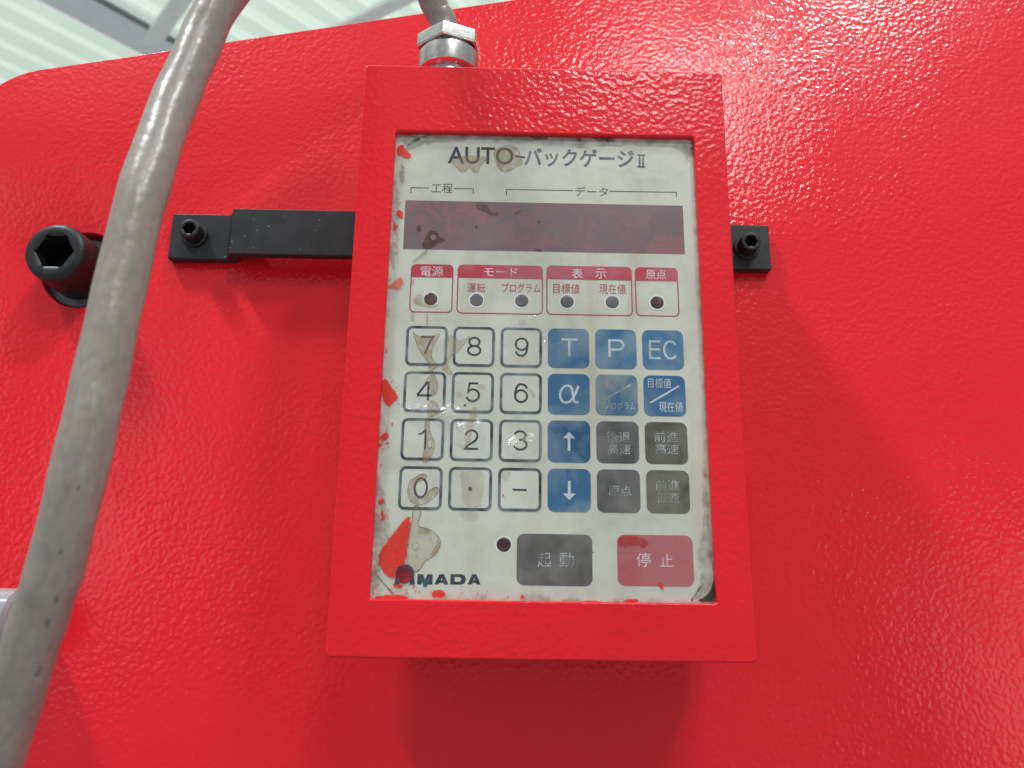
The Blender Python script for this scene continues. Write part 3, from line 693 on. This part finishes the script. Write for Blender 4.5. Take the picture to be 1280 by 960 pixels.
def patch(bm, pts, y):
    es = []; v = [bm.verts.new((p[0], y, p[1])) for p in pts]
    for i in range(len(v)): es.append(bm.edges.new((v[i], v[(i+1) % len(v)])))
    bmesh.ops.triangle_fill(bm, use_beauty=True, use_dissolve=False, edges=es)
seedc = [0]
def crop(pts, ox, oy, s): return [P2(ox + x/s, oy + y/s) for x, y in pts]
def stain(pts, mat, edge=None, name='stain', y=-0.18, amp=0.12, ew=0.3, it=3):
    seedc[0] += 1; y -= 0.004*(seedc[0] % 12)
    pts = ragged(smooth_closed(pts, it), amp, seedc[0]*3.7)
    if name == 'red_paint_smear': pts = [(x + .30*noise.noise(Vector((x*4.5, z*4.5, seedc[0]))), z + .30*noise.noise(Vector((x*4.5 + 40, z*4.5, seedc[0])))) for x, z in smooth_closed(pts, 1)]
    bm = bmesh.new(); patch(bm, pts, y); flat(name, bm, mat, panel)
    if edge:
        n = len(pts); cxm = sum(p[0] for p in pts)/n; czm = sum(p[1] for p in pts)/n
        inn = []
        for i in range(n):
            a, b = Vector(pts[i-1]), Vector(pts[(i+1) % n]); d = (b - a).normalized() if (b-a).length > 1e-6 else Vector((1, 0))
            wv = ew*(0.45 + 0.9*abs(noise.noise(Vector((pts[i][0]*.5, pts[i][1]*.5, seedc[0])))))
            area = sum(pts[j][0]*pts[(j+1) % n][1] - pts[(j+1) % n][0]*pts[j][1] for j in (range(n) if i == 0 else ()))
            if i == 0: sgn = 1 if area > 0 else -1
            q = Vector((-d.y, d.x))*sgn*wv; inn.append((pts[i][0] + q.x, pts[i][1] + q.y))
        bm = bmesh.new(); add_flat(bm, (pts + inn, [(i, (i+1) % n, n + (i+1) % n, n + i) for i in range(n)]), y - 0.03); flat('stain_edge', bm, edge, panel)
c1 = lambda p: crop(p, 460, 150, 5.333)
c2 = lambda p: crop(p, 460, 400, 5.333)
c3 = lambda p: crop(p, 460, 570, 5.055)
stain(c1([(555, 285), (590, 310), (620, 355), (650, 340), (680, 312), (705, 352), (738, 350), (745, 310), (792, 265), (780, 242), (700, 238), (620, 245), (570, 265)]), M_ST, M_STE, ew=.18)
stain(c1([(835, 205), (900, 172), (960, 163), (1010, 200), (1015, 250), (1038, 290), (970, 320), (950, 342), (890, 347), (860, 300), (845, 250)]), M_ST, M_STE, ew=.18)
# display window
stain(c1([(355, 830), (385, 790), (400, 745), (435, 735), (465, 750), (480, 785), (520, 790), (500, 815), (465, 820), (430, 855), (380, 868)]), M_STD, None)
stain(c1([(412, 780), (432, 760), (455, 775), (450, 800), (428, 806)]), decal('pale_spot', srgb(138, 112, 112), .75, .95), None, y=-0.26)
stain(c1([(320, 715), (338, 697), (357, 712), (352, 742), (332, 748)]), M_STD)
stain(c1([(712, 560), (735, 600), (790, 612), (815, 635), (865, 640), (868, 615), (830, 622), (805, 600), (800, 570), (770, 556)]), decal('grey_brown_stain', srgb(92, 80, 78), .25, .6), M_STD, ew=.15)
stain(c1([(708, 712), (722, 702), (735, 715), (722, 730)]), M_STD); stain(c1([(1132, 678), (1140, 668), (1148, 680), (1140, 690)]), M_STD)
stain(c1([(970, 625), (1020, 595), (1025, 605), (980, 635)]), decal('grey_scratch', srgb(92, 80, 82), .3, .6))
stain(c1([(1105, 875), (1120, 860), (1150, 862), (1165, 876)]), M_STD)
stain(c1([(392, 862), (398, 880), (360, 910), (320, 945), (298, 952), (310, 930), (350, 900), (375, 875)]), M_ST, M_STE, ew=.15)
# first indicator field
g1 = lambda p: crop(p, 480, 320, 6.4)
stain(g1([(238, 320), (300, 300), (330, 350), (345, 395), (430, 385), (440, 405), (350, 415), (280, 395), (235, 380)]), M_ST)
stain(g1([(215, 450), (245, 450), (243, 515), (222, 522), (214, 500)]), M_STF, M_STE, ew=.12); stain(g1([(338, 450), (352, 450), (352, 570), (340, 570)]), M_STF, M_STE, ew=.1)
stain(g1([(225, 180), (250, 185), (235, 240), (222, 250)]), M_ST)
stain(g1([(1060, 520), (1140, 505), (1145, 550), (1090, 560)]), M_STF)
# column below the 7
stain(c2([(293, 70), (330, 112), (420, 112), (482, 86), (470, 118), (440, 160), (425, 205), (422, 250), (450, 290), (470, 310), (440, 325), (425, 350), (400, 345), (410, 300), (388, 262), (350, 220), (320, 150)]), M_ST, M_STE, ew=.22)
stain(c2([(480, 320), (545, 285), (550, 240), (600, 215), (640, 160), (690, 110), (660, 112), (600, 150), (560, 95), (530, 110), (545, 200), (540, 250)]), M_STF, M_STE, ew=.12)
stain(c2([(480, 322), (540, 290), (548, 330), (575, 362), (545, 368), (515, 350)]), M_ST)
stain(c2([(425, 350), (450, 365), (467, 430), (462, 482), (425, 515), (418, 470), (395, 420), (372, 442), (390, 400)]), M_ST, M_STE, ew=.18)
stain(c2([(405, 540), (440, 535), (475, 572), (478, 615), (440, 640), (405, 655), (398, 600)]), M_ST, M_STE, ew=.2)
stain(c2([(388, 650), (412, 655), (412, 745), (438, 790), (448, 835), (432, 900), (395, 950), (362, 955), (362, 890), (385, 850), (388, 780), (375, 700)]), M_ST, M_STE, ew=.2)
stain(c2([(395, 812), (420, 800), (430, 840), (405, 860)]), decal('clear_spot', srgb(208, 208, 196), .7, .95), M_STE, y=-0.27, ew=.12)
stain(c2([(575, 480), (620, 475), (640, 500), (600, 530)]), M_STF); stain(c2([(740, 420), (790, 440), (780, 470), (730, 455)]), M_STF)
stain(c2([(640, 560), (655, 562), (654, 578), (638, 576)]), M_STD)
stain(c2([(1060, 440), (1110, 480), (1120, 530), (1085, 500)]), M_STF)
# around the 0 and below it
stain(c3([(265, 150), (295, 140), (330, 108), (372, 115), (372, 140), (345, 155), (300, 170), (290, 220), (310, 262), (360, 268), (395, 205), (440, 193), (458, 215), (435, 245), (375, 300), (330, 312), (280, 300), (255, 270), (248, 205)]), M_ST, M_STE, ew=.25)
stain(c3([(285, 312), (325, 312), (340, 365), (320, 410), (318, 448), (390, 458), (455, 510), (462, 560), (440, 612), (392, 650), (360, 662), (340, 712), (300, 742), (245, 690), (238, 600), (250, 520), (272, 440), (280, 380)]), M_STF, M_STE, ew=.35)
stain(c3([(440, 515), (460, 555), (440, 610), (395, 645), (400, 610), (430, 560)]), M_ST); stain(c3([(320, 455), (390, 462), (400, 485), (340, 500), (310, 480)]), M_ST)
for q in ([(280, 560), (305, 540), (328, 565), (305, 597), (283, 585)], [(380, 520), (394, 510), (405, 523), (394, 537)], [(300, 632), (308, 625), (314, 635), (307, 642)]):
    stain(c3(q), decal('bubble_in_stain', srgb(206, 204, 190), .3, .6), M_STE, y=-0.28, ew=.13)
stain(c3([(580, 85), (740, 80), (735, 200), (720, 330), (600, 320), (590, 200)]), M_STF, None, amp=.5)
stain(c3([(560, 350), (720, 345), (680, 420), (600, 400)]), M_STF, None, amp=.5)
stain(c3([(840, 90), (910, 85), (890, 150), (850, 160)]), M_STF)
stain(crop([(670, 620), (720, 560), (730, 660), (700, 720), (660, 900), (640, 800)], 460, 400, 5.333), M_STF, None, amp=.4)
# spilled red paint
stain(c3([(268, 365), (262, 430), (268, 475), (236, 530), (244, 590), (236, 660), (240, 690), (215, 720), (185, 700), (178, 772), (150, 777), (85, 722), (63, 660), (78, 600), (130, 530), (200, 440)]), M_SMU, None, 'red_paint_smear', y=-0.24, amp=.35)
stain(c3([(262, 430), (276, 400), (262, 520), (250, 600), (250, 670), (232, 600)]), M_SMO, None, 'red_paint_smear', y=-0.21)
red = [(c1, [(190, 180), (225, 163), (255, 195), (290, 240), (265, 262), (230, 245), (195, 230)]), (c1, [(190, 605), (215, 600), (240, 625), (225, 665), (195, 640)]), (c1, [(170, 682), (188, 690), (195, 735), (172, 745)]), (c1, [(185, 65), (250, 95), (300, 98), (270, 112), (215, 105)]),
       (c2, [(82, 400), (130, 395), (150, 445), (180, 470), (207, 520), (165, 550), (140, 590), (115, 550), (95, 500)]), (c2, [(75, 780), (130, 735), (142, 790), (110, 800), (85, 800)]), (c2, [(72, 830), (95, 815), (90, 850)]), (c2, [(115, 810), (148, 818), (130, 840)]),
       (c2, [(150, 690), (170, 685), (168, 720)]), (c2, [(115, 205), (130, 200), (125, 225)]), (c3, [(63, 280), (95, 268), (110, 290), (75, 310)]), (c3, [(78, 345), (98, 350), (108, 400), (90, 412)]), (c3, [(395, 880), (420, 845), (480, 850), (497, 880), (440, 900)]),
       (c3, [(50, 880), (180, 875), (265, 890), (240, 915), (40, 915)]), (c3, [(960, 885), (985, 870), (992, 900), (965, 905)]), (c3, [(850, 245), (858, 240), (862, 256), (852, 260)]), (c3, [(150, 800), (230, 815), (215, 835), (170, 830)])]
for f, p in red: stain(f(p), M_SMU, None, 'red_paint_smear', y=-0.24, amp=.28)
stain(g1([(30, 235), (75, 215), (110, 170), (145, 170), (158, 225), (125, 272), (70, 260), (35, 262)]), M_SMO, None, 'red_paint_smear', y=-0.24, amp=.35)
# crumbs of red overspray along the left edge
bm = bmesh.new(); rnd = random.Random(21)
for cl, (px, py, n_) in enumerate(((490, 190, 7), (497, 268, 8), (489, 350, 6), (480, 440, 6), (488, 492, 16), (478, 548, 14), (476, 600, 6), (478, 640, 10), (486, 705, 14), (520, 738, 12), (600, 744, 8), (480, 745, 10), (700, 746, 6))):
    for k in range(n_):
        c = P2(px + rnd.gauss(0, 6 if cl < 9 else 16), py + rnd.gauss(0, 9 if cl < 9 else 3)); r = rnd.uniform(.10, .42)
        if c[0] < FX0 + .3 or c[1] < FZ0 + .3: continue
        m_ = 9; patch(bm, [(c[0] + r*rnd.uniform(.5, 1.3)*math.cos(2*math.pi*i/m_), c[1] + r*rnd.uniform(.5, 1.3)*math.sin(2*math.pi*i/m_)) for i in range(m_)], -0.30 - .002*k - .0007*cl)
tag(flat('paint_flecks', bm, M_SMO, panel), kind='stuff')
g5 = lambda p: crop(p, 670, 570, 5.054)
for p in ([(770, 802), (790, 798), (808, 835), (795, 845)], [(1060, 115), (1078, 112), (1076, 130), (1063, 130)], [(560, 905), (640, 903), (660, 922), (540, 922)], [(300, 912), (420, 916), (400, 930), (290, 930)]): stain(g5(p), M_SMU, None, 'red_paint_smear', y=-0.24, amp=.12)
stain(g5([(520, 510), (600, 500), (690, 520), (715, 550), (690, 585), (640, 560), (560, 575), (520, 570)]), decal('clear_red_patch', srgb(190, 52, 56), .25, .75), None, 'rubbed_patch', amp=.3)
# dirt in the corners
stain(g5([(1150, 800), (1155, 915), (1080, 925), (1110, 880), (1118, 840)]), M_DIRT, None, 'dirt', amp=.25); stain(g5([(1112, 660), (1140, 680), (1150, 800), (1125, 790)]), M_DIRT, None, 'dirt', amp=.25)
stain(g5([(975, 910), (1000, 870), (1060, 795), (1065, 800), (1010, 880), (985, 922)]), M_DIRT, None, 'dirt', amp=.05)
stain(g5([(352, 600), (370, 608), (355, 618)]), M_DIRT, None, 'dirt', amp=.05)
stain(c3([(55, 760), (62, 755), (165, 870), (160, 880)]), M_DIRT, None, 'dirt', amp=.03)
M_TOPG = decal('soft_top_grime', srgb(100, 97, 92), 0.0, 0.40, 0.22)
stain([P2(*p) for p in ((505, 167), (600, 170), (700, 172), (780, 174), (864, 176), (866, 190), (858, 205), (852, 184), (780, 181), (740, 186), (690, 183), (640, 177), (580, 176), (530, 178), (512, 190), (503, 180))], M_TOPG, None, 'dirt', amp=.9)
stain([P2(*p) for p in ((880, 560), (886, 640), (891, 700), (895, 748), (860, 750), (872, 735), (878, 715), (868, 700), (880, 660), (876, 600))], decal('soft_side_grime', srgb(108, 103, 96), 0.0, 0.36, 0.3), None, 'dirt', amp=.8)
stain([P2(*p) for p in ((897, 705), (898, 752), (868, 752), (882, 746), (890, 735), (893, 715))], decal('corner_gap', srgb(52, 44, 40), 0.75, 1.0), None, 'dirt', amp=.15)
stain([P2(*p) for p in ((490, 215), (500, 240), (498, 300), (492, 340), (487, 330), (490, 280), (488, 240))], decal('left_scuff', srgb(150, 118, 108), 0.0, 0.36, 0.7), None, 'dirt', amp=.8)
stain([P2(*p) for p in ((466, 600), (480, 610), (490, 660), (478, 700), (470, 745), (463, 735), (464, 660))], decal('left_scuff', srgb(150, 118, 108), 0.0, 0.36, 0.7), None, 'dirt', amp=.8)
d7 = lambda p: crop(p, 660, 150, 4.923)
for p in ([(20, 88), (120, 90), (125, 118), (70, 128), (10, 112)], [(300, 100), (340, 98), (315, 150)], [(1000, 130), (1030, 110), (1035, 240), (1005, 225)], [(400, 105), (540, 120), (520, 140), (420, 130)]): stain(d7(p), M_DIRT, None, 'dirt', amp=.5)
stain(c1([(255, 170), (290, 140), (340, 115), (400, 95), (470, 90), (400, 110), (340, 135), (300, 165)]), M_DIRT, None, 'dirt', amp=.3)
stain(c1([(215, 300), (235, 290), (250, 400), (230, 440), (205, 380)]), decal('grey_scuff', srgb(120, 118, 112), .1, .5, 1.2), None, 'dirt', amp=.5)

# --- lifted clear film: small wrinkles that catch the lamps
def film_blister_mat(rough):
    m, nt, ns, ln, p = new_mat('clear_film')
    g = ns.new('ShaderNodeBsdfGlossy'); g.inputs['Roughness'].default_value = rough
    t = ns.new('ShaderNodeBsdfTransparent'); f = ns.new('ShaderNodeFresnel'); f.inputs[0].default_value = 1.5
    mx = ns.new('ShaderNodeMixShader'); ge = ns.new('ShaderNodeNewGeometry'); sb = ns.new('ShaderNodeMath'); sb.operation = 'SUBTRACT'; sb.use_clamp = True; ln.new(f.outputs[0], sb.inputs[0]); ln.new(ge.outputs['Backfacing'], sb.inputs[1]); ln.new(sb.outputs[0], mx.inputs[0]); ln.new(t.outputs[0], mx.inputs[1]); ln.new(g.outputs[0], mx.inputs[2])
    ln.new(mx.outputs[0], ns['Material Output'].inputs[0]); return m
M_CLEAR = film_blister_mat(0.08); M_HAZY = film_blister_mat(0.24)
def blister(px, py, rx, rz, h, ang=0, seed=0, mat=M_CLEAR):
    cx, cz = P2(px, py); bm = bmesh.new(); n, m_ = 36, 12
    top = bm.verts.new((cx, -0.15 - h, cz)); prev = None; ca, sa = math.cos(ang), math.sin(ang)
    for j in range(1, m_ + 1):
        t = j/m_; row = []
        for k in range(n):
            a = 2*math.pi*k/n; u, v = rx*t*math.cos(a), rz*t*math.sin(a)
            nn = noise.noise(Vector((u*1.1 + seed*5, v*1.1, seed)))
            row.append(bm.verts.new((cx + u*ca - v*sa, -0.15 - h*(1-t*t)**1.5*(1 + 0.9*nn), cz + u*sa + v*ca)))
        for k in range(n):
            if prev: bm.faces.new((prev[k], prev[(k+1) % n], row[(k+1) % n], row[k]))
            else: bm.faces.new((top, row[k], row[(k+1) % n]))
        prev = row
    
    bmesh.ops.recalc_face_normals(bm, faces=bm.faces); bm.faces.ensure_lookup_table()
    flip = bm.faces[0].normal.y > 0
    o = obj('film_blister', bm, mat, panel, smooth=True)
    if o.data.polygons[0].normal.y > 0: o.data.flip_normals()
    o.matrix_parent_inverse = Matrix.Identity(4)
for i, a in enumerate(((665, 400, 1.7, 1.9, .85, .3), (684, 430, 1.4, 1.5, .7, .8), (562, 518, 4.0, 2.2, .9, .4), (478, 511, 3.0, .9, .35, .1), (510, 509, 4.2, 1.3, .5, .1), (640, 558, 2.8, 1.8, .75, .7), (573, 531, 2.2, 1.5, .6, 0), (655, 550, 1.3, 1.2, .5, 0))):
    blister(*a, seed=i + 1)
for i, a in enumerate(((530, 514, 11, 2.6, 1.3, .12), (585, 540, 5.5, 4.2, 1.9, .5), (650, 556, 6.0, 3.6, 1.7, .3), (560, 520, 4.5, 3.5, 1.6, .2))):
    blister(*a, seed=i + 20, mat=M_HAZY)

# ---------------------------------------------------------------- cable gland on top of the box
M_NICKEL = plain('nickel_plated_brass', (0.60, 0.60, 0.58), 0.27, 1.0, 0.18, 0.5, 0.025, 0.9)
GY = 19.0
g0 = at(562, 60, GY); GX = g0.x
gz = lambda py: at(562, py, GY - 11).z
zb0, zb1 = gz(73), gz(47)
bm = bmesh.new()
lathe(bm, (GX, GY, BZ1), [(1, -0.5), (9.0, -0.5), (9.0, zb0 - BZ1 - .1), (10.6, zb0 - BZ1), (11.4, zb0 - BZ1 + .5), (11.5, zb0 - BZ1 + 1.0), (11.5, zb1 - BZ1 - .8), (10.9, zb1 - BZ1), (9.6, zb1 - BZ1 + .1), (9.6, zb1 - BZ1 + 1.6), (1, zb1 - BZ1 + 1.6)], 64, 'Z')
gland = obj('cable_gland', bm, M_NICKEL, box, smooth=True)
gland.modifiers.new('es', 'EDGE_SPLIT').split_angle = math.radians(35)
bm = bmesh.new(); hexr = 12.7; a0 = math.radians(22)
z0, z1 = gz(44.5), gz(27)
rows = []
for rr, z in ((hexr*.80, z0), (hexr*.97, z0), (hexr, z0 + .5), (hexr, z1 - .7), (hexr*.95, z1), (6.4, z1), (6.0, z1 - .6), (5.6, z1 - 3)):
    if rr > 8: rows.append([bm.verts.new((GX + rr*math.cos(a0 + math.pi/3*k), GY + rr*math.sin(a0 + math.pi/3*k), z)) for k in range(6) ])
hex_rows = rows
for a, b in zip(rows, rows[1:]):
    for k in range(6): bm.faces.new((a[k], a[(k+1) % 6], b[(k+1) % 6], b[k]))
bm.faces.new(rows[0]); bm.faces.new(rows[-1])
child(obj('hex_nut', bm, M_NICKEL, gland, bevel=0.4, seg=2, angle=25), gland)
bm = bmesh.new(); lathe(bm, (GX, GY, z1), [(1, -0.1), (7.2, -0.1), (6.8, 0.5), (6.2, 0.7), (1, 0.7)], 48, 'Z')
child(obj('clamping_collar', bm, M_NICKEL, gland, smooth=True), gland)

# ---------------------------------------------------------------- grey cable
def cable_material():
    m, nt, ns, ln, p = new_mat('grey_vinyl_cable')
    v = coords(ns, ln)
    n = node(ns, 'ShaderNodeTexNoise', Scale=0.05, Detail=3); ln.new(v, n.inputs[0])
    c = mix(ns, ln, n.outputs[0], (0.275, 0.247, 0.213, 1), (0.355, 0.322, 0.283, 1))
    vv = coords(ns, ln, (1, 1, .35))
    s = node(ns, 'ShaderNodeTexNoise', Scale=0.16, Detail=4, Roughness=.6); ln.new(vv, s.inputs[0])
    r = ramp(ns, [(0.66, (0, 0, 0)), (0.76, (0.6,)*3)]); ln.new(s.outputs[0], r.inputs[0])
    c = mix(ns, ln, r.outputs[0], c, (0.16, 0.15, 0.12, 1))
    br = node(ns, 'ShaderNodeTexNoise', Scale=0.55, Detail=3, Roughness=0.6); ln.new(coords(ns, ln, (1.3, 1.3, .6)), br.inputs[0])
    brr = ramp(ns, [(0.38, (0.89, 0.88, 0.89)), (0.62, (1.03, 1.02, 1.01))]); ln.new(br.outputs[0], brr.inputs[0])
    c = mix(ns, ln, 1.0, c, brr.outputs[0], 'MULTIPLY')
    ln.new(c, p.inputs['Base Color']); p.inputs['Roughness'].default_value = 0.30
    n2 = node(ns, 'ShaderNodeTexNoise', Scale=0.16, Detail=2); ln.new(v, n2.inputs[0])
    b = node(ns, 'ShaderNodeBump', Distance=0.0012, Strength=.35); ln.new(n2.outputs[0], b.inputs['Height']); ln.new(b.outputs[0], p.inputs['Normal'])
    return m
def catmull(P, per=14):
    out = []
    for i in range(len(P) - 1):
        p0 = P[i-1] if i else P[0]*2 - P[1]; p1, p2 = P[i], P[i+1]; p3 = P[i+2] if i + 2 < len(P) else P[-1]*2 - P[-2]
        for k in range(per):
            t = k/per; out.append(0.5*((2*p1) + (p2 - p0)*t + (2*p0 - 5*p1 + 4*p2 - p3)*t*t + (3*p1 - p0 - 3*p2 + p3)*t**3))
    out.append(P[-1]); return out
low = [ray(*a) for a in ((277, 0, 200), (245, 66, 193), (213, 140, 184), (179, 240, 172), (150, 360, 163), (126, 470, 156), (106, 560, 151), (72, 700, 149), (53, 760, 149), (24, 855, 150), (-7, 960, 152), (-56, 1120, 158))]
c0 = Vector((GX, GY, z1 - 2)); c1_ = at(553, 25, GY - 1); c2_ = at(540, 0, GY - 4)
up = [c0, Vector((c1_.x, c1_.y, c1_.z)), Vector((c2_.x, c2_.y, c2_.z))]
dirn = (up[2] - up[1]).normalized()
e0 = low[0]; tdir = (low[0] - low[1]).normalized()
over = [up[2] + dirn*26 + Vector((0, -8, 4)), (up[2] + e0)/2 + Vector((-6, 0, 62)), e0 + tdir*34 + Vector((4, 4, 0))]
over[1].z = max(over[1].z, e0.z + 62)
path = catmull(up + over + low, 14)
bm = bmesh.new(); rows = []; nrm = Vector((0, -1, 0)); n = 32
for i, p in enumerate(path):
    t = (path[min(i+1, len(path)-1)] - path[max(i-1, 0)]).normalized()
    nrm = (nrm - t*nrm.dot(t)).normalized(); bn = t.cross(nrm)
    rad = 5.05
    rows.append([bm.verts.new(p + (nrm*math.cos(2*math.pi*k/n) + bn*math.sin(2*math.pi*k/n)) * (rad + 0.10*math.sin(i*0.42 + 2*math.pi*k/n*2) + .05*noise.noise(p*.12 + Vector((k*.2, 0, 0))))) for k in range(n)])
for a, b in zip(rows, rows[1:]):
    for k in range(n): bm.faces.new((a[k], a[(k+1) % n], b[(k+1) % n], b[k]))
bm.faces.new(rows[0]); bm.faces.new(rows[-1])
cable = tag(obj('cable', bm, cable_material(), smooth=True), 'thick grey vinyl cable looping from the metal gland and hanging in front of the bolt', 'cable')

bm = bmesh.new()
for px, py, ln_, wd_ in ((70, 750, 2.6, .55), (59, 780, 2.2, .5), (48, 838, 3.4, .5), (76, 690, 1.2, .35), (98, 610, 1.6, .3)):
    c = ray(px, py, 149.5 - 5.22); d1 = (UP*0.93 + RIGHT*0.36).normalized(); d2 = (RIGHT*0.93 - UP*0.36).normalized()
    bm.faces.new([bm.verts.new(c + d1*ln_*.5*math.cos(a)*random.uniform(.6, 1.1) + d2*wd_*math.sin(a)*random.uniform(.5, 1.2)) for a in [2*math.pi*k/14 for k in range(14)]])
sc = obj('scuff_mark', bm, decal('black_scuff', (0.05, 0.048, 0.035, 1), 0.0, 0.8, 1.3), cable); sc.matrix_parent_inverse = Matrix.Identity(4)

# ---------------------------------------------------------------- bright metal pipe end at the plate's edge
M_CHROME = plain('glossy_pale_grey_plastic', (0.34, 0.34, 0.37), 0.15, 0.0, 0.06, 0.1)
def pipe():
    R_ = 10.0; YC = YP - R_ - 2
    tp = at(0, 735, YC)
    c = Vector((at(33, 735, YC).x, YC, tp.z - R_))
    bm = bmesh.new()
    lathe(bm, c, [(0.5, 0), (R_ - 1.2, 0), (R_, -1.2), (R_, -60), (R_ - 1.2, -61), (0.5, -61)], 64, 'X')
    o = empty('handle_bar', (c.x - 30, YP, c.z), 'shiny pale grey handle bar at the plate edge, partly behind the thick cable', 'handle')
    b = obj('grip', bm, M_CHROME, o, smooth=True); b.modifiers.new('es', 'EDGE_SPLIT').split_angle = math.radians(35)
    bm = bmesh.new(); lathe(bm, (c.x - 30, YP, c.z), [(1, 0.2), (5, 0.2), (5, -9), (1, -9)], 32)
    obj('stem', bm, M_CHROME, o, smooth=True).modifiers.new('es', 'EDGE_SPLIT').split_angle = math.radians(35)
pipe()
